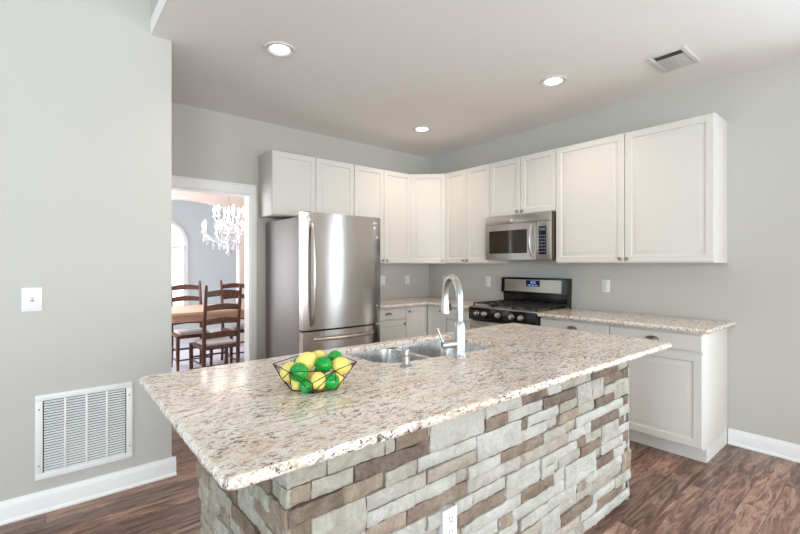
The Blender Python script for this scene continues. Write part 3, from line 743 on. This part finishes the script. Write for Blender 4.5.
# ================================================================ refrigerator
fr_ = thing('refrigerator', 'stainless steel bottom-freezer refrigerator with grey side panels', 'refrigerator', (1.68, 3.31, 0))
fw = .825
bm = BM(); box(bm, 0, fw, .085, .80, .03, 1.755, .006); box(bm, .02, fw-.02, .10, .78, 0, .03); link('cabinet_body', bm, M['fridgeside'], fr_)
def fdoor(name, z0, z1):
    bm = BM(); n = 14; bulge = .016
    F_, B_ = [], []
    for i in range(n+1):
        a = i/n; x = fw*a; y = -bulge*(1-(2*a-1)**2)*.9
        if i in (0, n): y += .006
        F_.append([bm.verts.new((x, y, z)) for z in (z0, z1)]); B_.append([bm.verts.new((x, .075, z)) for z in (z0, z1)])
    for i in range(n):
        bm.faces.new((F_[i][0], F_[i+1][0], F_[i+1][1], F_[i][1])); bm.faces.new((B_[i][0], B_[i+1][0], B_[i+1][1], B_[i][1]))
        bm.faces.new((F_[i][1], F_[i+1][1], B_[i+1][1], B_[i][1])); bm.faces.new((F_[i][0], F_[i+1][0], B_[i+1][0], B_[i][0]))
    for i in (0, n): bm.faces.new((F_[i][0], F_[i][1], B_[i][1], B_[i][0]))
    return link(name, bm, M['steel'], fr_, 30)
d1 = fdoor('door', .775, 1.79); d2 = fdoor('freezer_drawer', .09, .760)
bm = BM(); box(bm, .01, fw-.01, .075, .085, .09, 1.75); link('gasket', bm, M['gasket'], fr_)
bm = BM(); box(bm, .02, .09, .02, .12, 1.756, 1.80, .008); link('hinge_cover', bm, M['gasket'], fr_)
bm = BM(); pts = []
for k in range(21):
    a = k/20; z = .815 + .88*a; pts.append((.072, -.018 - .052*math.sin(PI*a)**.55 if 0 < a < 1 else -.004, z))
tube(bm, pts, .0135, 12, flat=1.0); link('handle', bm, M['steelh'], d1)
bm = BM(); pts = []
for k in range(21):
    a = k/20; x = .10 + (fw-.20)*a; pts.append((x, -.02 - .050*math.sin(PI*a)**.5 if 0 < a < 1 else -.008, .695))
tube(bm, pts, .0135, 12); link('handle', bm, M['steelh'], d2)
bm = BM(); lathe(bm, [(.012, 0), (.012, -.002), (.008, -.0022), (.008, -.0012)], (.735, -.0085, 1.735), 18, 'y'); box(bm, .753, .768, -.009, -.006, 1.728, 1.742); link('badge', bm, M['badge'], d1)
for x, z, s in ((.745, 1.690, .012), (.775, 1.60, .011), (.777, .945, .006)):
    bm = BM(); box(bm, x-s, x+s, -.0065, -.0005, z-s, z+s, .001); link('sticker', bm, M['badge'], d1)
bm = BM(); lathe(bm, [(.022, 0), (.022, -.004), (.018, -.005)], (.05, -.0035, 1.735), 20, 'y'); link('badge', bm, M['steelh'], d1)

# ================================================================ microwave
mw = thing('microwave', 'stainless over-the-range microwave under the short cabinet', 'microwave', (3.54, 2.861, 1.385), RIGHT)
mwid, mh = .746, .445
bm = BM(); box(bm, 0, mwid, .02, .396, 0, mh, .003); link('housing', bm, mat('microwave_case', col(74, 62, 54), .45, .3), mw)
bm = BM(); box(bm, 0, mwid, 0, .0195, mh-.085, mh, .003); g_ = link('vent_band', bm, M['steelh'], mw)
bm = BM(); lathe(bm, [(.014, -.001), (.014, -.003), (.010, -.0032)], (mwid*.43, 0, mh-.055), 18, 'y'); link('badge', bm, M['badge'], g_)
bm = BM(); w1 = .60
a0, a1, b0, b1 = .045, .50, .065, .295                           # window in the door
for q in ((0, w1, 0, b0), (0, w1, b1, mh-.088), (0, a0, b0, b1), (a1, w1, b0, b1)): box(bm, q[0], q[1], -.006, .0195, q[2], q[3], .0)
md = link('door', bm, M['steelh'], mw)
bm = BM(); box(bm, a0, a1, .0, .010, b0, b1); link('window', bm, M['glassdark'], md)
bm = BM(); pts = []
for k in range(17):
    a = k/16; pts.append((.552, -.006 - .042*math.sin(PI*a)**.7 if 0 < a < 1 else 0, .03 + .30*a))
tube(bm, pts, .011, 12); link('handle', bm, M['chrome'], md)
bm = BM(); box(bm, w1+.003, mwid, -.006, .0195, 0, mh-.088, .002); cp = link('control_panel', bm, M['steelh'], mw)
bm = BM(); box(bm, w1+.025, w1+.105, -.0075, -.006, .05, .31, .0005); MK = [M['display'], mat('button_grey', col(120, 124, 130), .5)]
for r in range(6):
    for c_ in range(3): box(bm, w1+.034+c_*.023, w1+.048+c_*.023, -.0083, -.0074, .07+r*.030, .080+r*.030, mi=1)

link('keypad', bm, MK, cp)
bm = BM(); box(bm, w1+.035, w1+.095, -.0083, -.0074, .27, .295); link('display', bm, mat('display_grey', col(96, 112, 128), .3), cp)

# ================================================================ range
rg = thing('gas_range', 'stainless and black gas range with raised backguard and five knobs', 'stove', (3.29, 2.866, 0), RIGHT)
rw = .76
bm = BM(); box(bm, 0, rw, .03, .63, .06, .90, .002); box(bm, .03, rw-.03, .06, .6, 0, .06); link('body', bm, M['black'], rg)
bm = BM(); box(bm, 0, rw, -.012, .029, .795, .915, .004); cpn = link('control_panel', bm, M['black'], rg)
for xk in (.105, .197, .36, .515, .614):
    bm = BM(); lathe(bm, [(.026, -.012), (.026, -.016), (.0225, -.018), (.020, -.042), (.016, -.046), (.002, -.047)], (xk, 0, .859), 20, 'y')
    box(bm, xk-.004, xk+.004, -.054, -.044, .842, .876, .002); link('knob', bm, M['steelh'], cpn)
bm = BM(); box(bm, .01, rw-.01, -.008, .029, .17, .785, .004); od = link('oven_door', bm, M['steelh'], rg)
bm = BM(); box(bm, .09, rw-.09, -.011, -.0075, .30, .66, .002); link('window', bm, M['glassdark'], od)
bm = BM(); tube(bm, [(.05, -.008, .735), (.05, -.05, .735), (.06, -.055, .735), (rw-.06, -.055, .735), (rw-.05, -.05, .735), (rw-.05, -.008, .735)], .011, 10); link('handle', bm, M['steelh'], od)
bm = BM(); box(bm, .01, rw-.01, -.004, .029, .065, .162, .003); link('drawer', bm, M['steelh'], rg)
bm = BM(); box(bm, 0, rw, .0, .575, .9005, .925, .006); link('cooktop', bm, M['steelh'], rg)
for bx_, by_ in ((.18, .16), (.18, .42), (.38, .29), (.58, .16), (.58, .42)):
    bm = BM(); lathe(bm, [(.05, .925), (.05, .932), (.035, .936), (.035, .942), (.002, .944)], (bx_, by_, 0), 20); link('burner', bm, M['iron'], rg)
for g0 in (.025, .265, .505):
    bm = BM(); g1 = g0+.23; z = .958
    for a, b in (((g0, .04), (g1, .04)), ((g0, .54), (g1, .54)), ((g0, .04), (g0, .54)), ((g1, .04), (g1, .54)), ((g0, .29), (g1, .29)), (((g0+g1)/2, .04), ((g0+g1)/2, .54)), ((g0, .165), (g1, .165)), ((g0, .415), (g1, .415))):
        box(bm, min(a[0], b[0])-.005, max(a[0], b[0])+.005, min(a[1], b[1])-.005, max(a[1], b[1])+.005, z-.010, z, .002)
    for cx_ in (g0, g1):
        for cy_ in (.04, .29, .54): box(bm, cx_-.006, cx_+.006, cy_-.006, cy_+.006, .925, z-.005)
    link('grate', bm, M['iron'], rg)
bm = BM()                                                      # backguard with overhanging head
prof = [(.565, .925), (.565, 1.035), (.545, 1.045), (.555, 1.195), (.565, 1.203), (.645, 1.203), (.645, .9005), (.578, .9005)]
A = [bm.verts.new((-.022 if 1.04 < z < 2 else -.004, y, z)) for y, z in prof]; B = [bm.verts.new((rw-.018 if 1.04 < z < 2 else rw-.025, y, z)) for y, z in prof]
for i in range(len(A)): bm.faces.new((A[i], A[(i+1) % len(A)], B[(i+1) % len(A)], B[i]))
bm.faces.new(A); bm.faces.new(B); bgd = link('backguard', bm, M['black'], rg, 20)
def on_head(bm, x0, x1, z0, z1, out, mi=0):
    f = lambda z: .545 + (z-1.045)/.15*.010
    v = [bm.verts.new((x, f(z)-o_, z)) for o_ in (0, out) for x, z in ((x0, z0), (x1, z0), (x1, z1), (x0, z1))]
    for q in ((0, 1, 2, 3), (4, 5, 6, 7), (0, 1, 5, 4), (1, 2, 6, 5), (2, 3, 7, 6), (3, 0, 4, 7)): bm.faces.new([v[i] for i in q]).material_index = mi
bm = BM(); on_head(bm, .022, rw-.075, 1.058, 1.183, .003); bp = link('backguard_panel', bm, M['steelh'], bgd)
bm = BM(); on_head(bm, .29, .45, 1.115, 1.178, .005)
for x in (.345, .358, .378, .391):
    on_head(bm, x, x+.008, 1.155, 1.157, .0056, 1); on_head(bm, x, x+.008, 1.145, 1.147, .0056, 1); on_head(bm, x, x+.0015, 1.145, 1.167, .0056, 1); on_head(bm, x+.0065, x+.008, 1.145, 1.167, .0056, 1); on_head(bm, x, x+.008, 1.165, 1.167, .0056, 1)
for x in (.315, .33, .345, .365, .38, .40, .415): on_head(bm, x, x+.008, 1.125, 1.133, .0056, 1)
link('display', bm, [M['display'], M['digits']], bgd)

# ================================================================ fruit bowl
cxb, cyb = .720, 1.328
bw = thing('wire_bowl', 'dark geometric wire bowl holding lemons and limes on the island', 'bowl', (cxb, cyb, .9165))
bm = BM(); r_ = .0015
rot0 = math.radians(-93)
rim = [Vector((.143*math.cos(rot0+PI/3*k), .143*math.sin(rot0+PI/3*k), .083)) for k in range(6)]
low = [Vector((.086*math.cos(rot0+PI/6+PI/3*k), .086*math.sin(rot0+PI/6+PI/3*k), .0025)) for k in range(6)]
mid = [Vector((.119*math.cos(rot0+PI/6+PI/3*k), .119*math.sin(rot0+PI/6+PI/3*k), .044)) for k in range(6)]
for k in range(6):
    j = (k+1) % 6
    for a, b in ((rim[k], rim[j]), (low[k], low[j]), (rim[k], mid[k]), (rim[j], mid[k]), (mid[k], low[k]), (rim[j], low[k]), (rim[j], low[j])):
        tube(bm, [a, b], r_, 6)
    tube(bm, [low[k], Vector((0, 0, .0025))], r_, 6)
link('wire_frame', bm, M['wire'], bw)
def make_fruit(kind, label, loc, r, axis, group):
    bm = BM(); n = 20; prof = []
    for k in range(n+1):
        a = PI*k/n; z = -math.cos(a); rad = math.sin(a)
        if kind == 'lemon': z *= 1.16; rad *= 1.0; z += (.10*math.copysign(max(0, abs(math.cos(a))-.93)/.07, z)); rad = rad*(1-.08*abs(math.cos(a))**6)
        else: z *= 1.05; z += .04*math.copysign(max(0, abs(math.cos(a))-.95)/.05, z)
        prof.append((max(rad*r, .0008), z*r))
    lathe(bm, prof, (0, 0, 0), 24)
    t = thing(kind, label, kind, loc, 0, group); t.rotation_euler = axis
    link('skin', bm, M[kind], t, 80)
    bm = BM(); zz = (1.26 if kind == 'lemon' else 1.09)*r; lathe(bm, [(.0032, zz-.002), (.0028, zz+.001), (.001, zz+.0015)], (0, 0, 0), 8); link('stem_nub', bm, M['nub'], t)
    return t
rf = random.Random(8)
FR = [('lemon', .702, 1.363, .998, .033, 'lemon on top of the heap, left of centre in the wire bowl'),
 ('lemon', .768, 1.396, .992, .029, 'lemon at the back top of the wire bowl'),
 ('lemon', .806, 1.292, .972, .031, 'lemon resting against the right rim of the wire bowl'),
 ('lemon', .700, 1.272, .952, .028, 'lemon at the front centre of the wire bowl between two green limes'),
 ('lemon', .640, 1.358, .966, .031, 'lemon behind the big front-left lime in the wire bowl'),
 ('lemon', .650, 1.322, .936, .021, 'small lemon low on the left side of the wire bowl'),
 ('lemon', .783, 1.262, .937, .022, 'lemon low on the right side of the wire bowl'),
 ('lime', .642, 1.296, .985, .031, 'large green lime at the front left rim of the wire bowl'),
 ('lime', .660, 1.282, .9395, .0215, 'green lime low at the front left of the wire bowl'),
 ('lime', .748, 1.320, .990, .029, 'green lime on top right of centre in the wire bowl'),
 ('lime', .815, 1.352, .998, .027, 'green lime at the back right top of the wire bowl'),
 ('lime', .738, 1.250, .948, .0265, 'green lime low at the front right of the wire bowl'),
 ('lime', .710, 1.445, .985, .022, 'green lime mostly hidden at the back left of the wire bowl')]
# support fruit fills the bowl between its visible neighbours
FR += [('lemon', .727, 1.345, .944, .024, 'lemon buried in the middle of the wire bowl'), ('lime', .765, 1.385, .943, .024, 'lime buried at the back bottom of the wire bowl')]
FR = [list(f) for f in FR]; PIN = (3, 7, 8, 11)
for it in range(300):                                         # ease neighbours apart inside the bowl
    for a in range(len(FR)):
        for b in range(a+1, len(FR)):
            A_, B_ = FR[a], FR[b]; d = Vector(B_[1:4]) - Vector(A_[1:4]); gap = (A_[4]+B_[4])*1.0 - d.length; wa, wb = (0 if a in PIN else 1), (0 if b in PIN else 1)
            if gap > 0:
                d.normalize(); 
                for k in range(3): A_[1+k] -= d[k]*gap*wa/max(1, wa+wb); B_[1+k] += d[k]*gap*wb/max(1, wa+wb)
    for q, f in enumerate(FR):
        if q in PIN: continue
        f[3] = max(f[3], .9205 + f[4]); rx, ry = f[1]-cxb, f[2]-cyb; L_ = math.hypot(rx, ry); mxr = max(.012, .080 + (f[3]-.9165)*.55 - f[4]*.80)
        if L_ > mxr: f[1] = cxb + rx/L_*mxr; f[2] = cyb + ry/L_*mxr
for k_, x, y, z, r, lb in FR:
    make_fruit(k_, lb, (x, y, z), r, (rf.uniform(.6, 1.5), rf.uniform(-.4, .4), rf.uniform(0, 6)), 'lemons and limes in the wire bowl')

# ================================================================ dining room
tb = thing('dining_table', 'honey brown wooden dining table seen through the doorway', 'table', (1.65, 5.55, 0))
bm = BM(); box(bm, -1.05, 1.05, -.46, .46, .772, .812, .006); box(bm, -.98, .98, -.40, .40, .70, .772); link('tabletop', bm, M['table'], tb)
for sx in (-1, 1):
    for sy in (-1, 1):
        bm = BM(); x, y = sx*.95, sy*.37; lathe(bm, [(.03, 0), (.022, .04), (.035, .12), (.03, .4), (.042, .55), (.045, .70)], (x, y, 0), 14); link('leg', bm, M['table'], tb)
def chair(label, loc, rz):
    """ladder-back chair, faces +y; back posts at -y"""
    t = thing('dining_chair', label, 'chair', loc, rz, 'ladder-back dining chairs')
    hw, hd = .180, .20
    for sx in (-1, 1):
        bm = BM(); x = sx*hw
        tube(bm, [(x, -hd-.03, 0), (x, -hd, .25), (x, -hd, .47), (x*1.0, -hd-.02, .75), (x, -hd-.07, 1.07), (x, -hd-.078, 1.12)], [.017, .020, .021, .019, .017, .012], 10); link('back_leg', bm, M['chair'], t)
        bm = BM(); tube(bm, [(x*1.08, hd, 0), (x*1.08, hd, .2), (x*1.08, hd, .46)], [.015, .021, .021], 10); link('leg', bm, M['chair'], t)
    for i, z in enumerate((.55, .70, .85, 1.0)):
        bm = BM(); n = 10; rows = []
        for k in range(n+1):
            a = k/n; x = -hw + 2*hw*a; bow = math.sin(PI*a)
            y = -hd - .02*(z-.47)/.3 - .018*bow - (.05*(z-.75)/.35 if z > .75 else 0)
            zt = z+.05+.022*bow
            rows.append([bm.verts.new(p) for p in ((x, y-.008, z-.005+.012*bow), (x, y+.008, z-.005+.012*bow), (x, y+.008, zt), (x, y-.008, zt))])
        for A, B in zip(rows, rows[1:]):
            for k in range(4): bm.faces.new((A[k], A[(k+1) % 4], B[(k+1) % 4], B[k]))
        bm.faces.new(rows[0]); bm.faces.new(rows[-1]); link('back_slat', bm, M['chair'], t)
    bm = BM(); box(bm, -.195, .195, -.20, .215, .425, .462, .008); link('seat', bm, M['chair'], t)
    bm = BM(); box(bm, -.168, .168, -.17, .195, .462, .495, .014, seg=3); link('cushion', bm, M['cushion'], t)
    bm = BM()
    for z in (.16, .30): tube(bm, [(-hw, hd, z), (hw, hd, z)], .010, 8)
    tube(bm, [(-hw, -hd-.01, .22), (hw, -hd-.01, .22)], .010, 8)
    for sx in (-1, 1):
        for z in (.14, .27): tube(bm, [(sx*hw, -hd-.01, z), (sx*hw*1.06, hd, z)], .009, 8)
    link('stretchers', bm, M['chair'], t)
    return t
c0 = chair('dark ladder-back dining chair in front of the table, back to the kitchen', (1.46, 5.0, 0), math.radians(2))
for lb, loc, rz in (('dark ladder-back dining chair across the table, left one in the doorway', (1.44, 5.96, 0), PI),
                    ('dark ladder-back dining chair across the table, right one cut by the door frame', (2.08, 5.96, 0), PI)):
    c = copy_tree(c0); c.location = loc; c.rotation_euler = (0, 0, rz); c['label'] = lb
# chandelier
ch = thing('chandelier', 'sparkling crystal chandelier with lit candle bulbs over the dining table', 'chandelier', (1.74, 5.4, 1.45))
bm = BM(); lathe(bm, [(.004, .62), (.012, .60), (.02, .55), (.012, .50), (.03, .44), (.05, .40), (.03, .35), (.014, .28), (.035, .22), (.055, .18), (.03, .13), (.012, .09), (.02, .05), (.002, .02)], (0, 0, 0), 16); link('stem', bm, M['crystal'], ch)
bm = BM(); tube(bm, [(0, 0, .6), (0, 0, 1.29)], .005, 6); lathe(bm, [(.06, 1.31), (.06, 1.30), (.03, 1.28), (.006, 1.27)], (0, 0, 0), 16); link('chain', bm, M['chrome'], ch)
for lvl, (na, R2, zb) in enumerate(((8, .30, .26), (6, .17, .45))):
    for k in range(na):
        a = 2*PI*k/na + .2 + lvl*.3; ca, sa = math.cos(a), math.sin(a)
        bm = BM(); pts = [(.02*ca, .02*sa, zb-.02)]
        for q in range(1, 9):
            f = q/8; rr_ = .02 + (R2-.02)*f; pts.append((rr_*ca, rr_*sa, zb - .02 - .07*math.sin(PI*f*1.15)))
        tube(bm, pts, .008, 6); e = pts[-1]
        lathe(bm, [(.008, e[2]), (.035, e[2]+.02), (.032, e[2]+.024), (.006, e[2]+.012)], (e[0], e[1], 0), 12); ar = link('arm', bm, M['crystal'], ch)
        bm = BM(); z = e[2]+.02; lathe(bm, [(.009, z), (.009, z+.05), (.018, z+.065), (.019, z+.085), (.008, z+.115), (.001, z+.125)], (e[0], e[1], 0), 10); link('candle_bulb', bm, M['bulb'], ar)
        bm = BM()
        for f, dz in ((.35, .05), (.6, .07), (.85, .075), (1.0, .10)):
            px_, py_ = (.02+(R2-.02)*f)*ca, (.02+(R2-.02)*f)*sa; zt = zb - .02 - .07*math.sin(PI*f*1.15)
            for dd in (.0, .03, .06):
                zc = zt-.02-dd; lathe(bm, [(.0005, zc), (.009, zc-.010), (.0005, zc-.026)], (px_, py_, 0), 6)
        link('crystal_drops', bm, M['crystal'], ar, 5)
bm = BM()
for k in range(14):
    a = 2*PI*k/14
    for zc, R2 in ((.12, .06), (.05, .03), (.30, .08), (.38, .07)):
        lathe(bm, [(.0005, zc), (.009, zc-.010), (.0005, zc-.032)], (R2*math.cos(a), R2*math.sin(a), 0), 6)
lathe(bm, [(.0005, .03), (.018, .015), (.0005, -.01)], (0, 0, 0), 8)
link('crystal_drops', bm, M['crystal'], ch, 5)
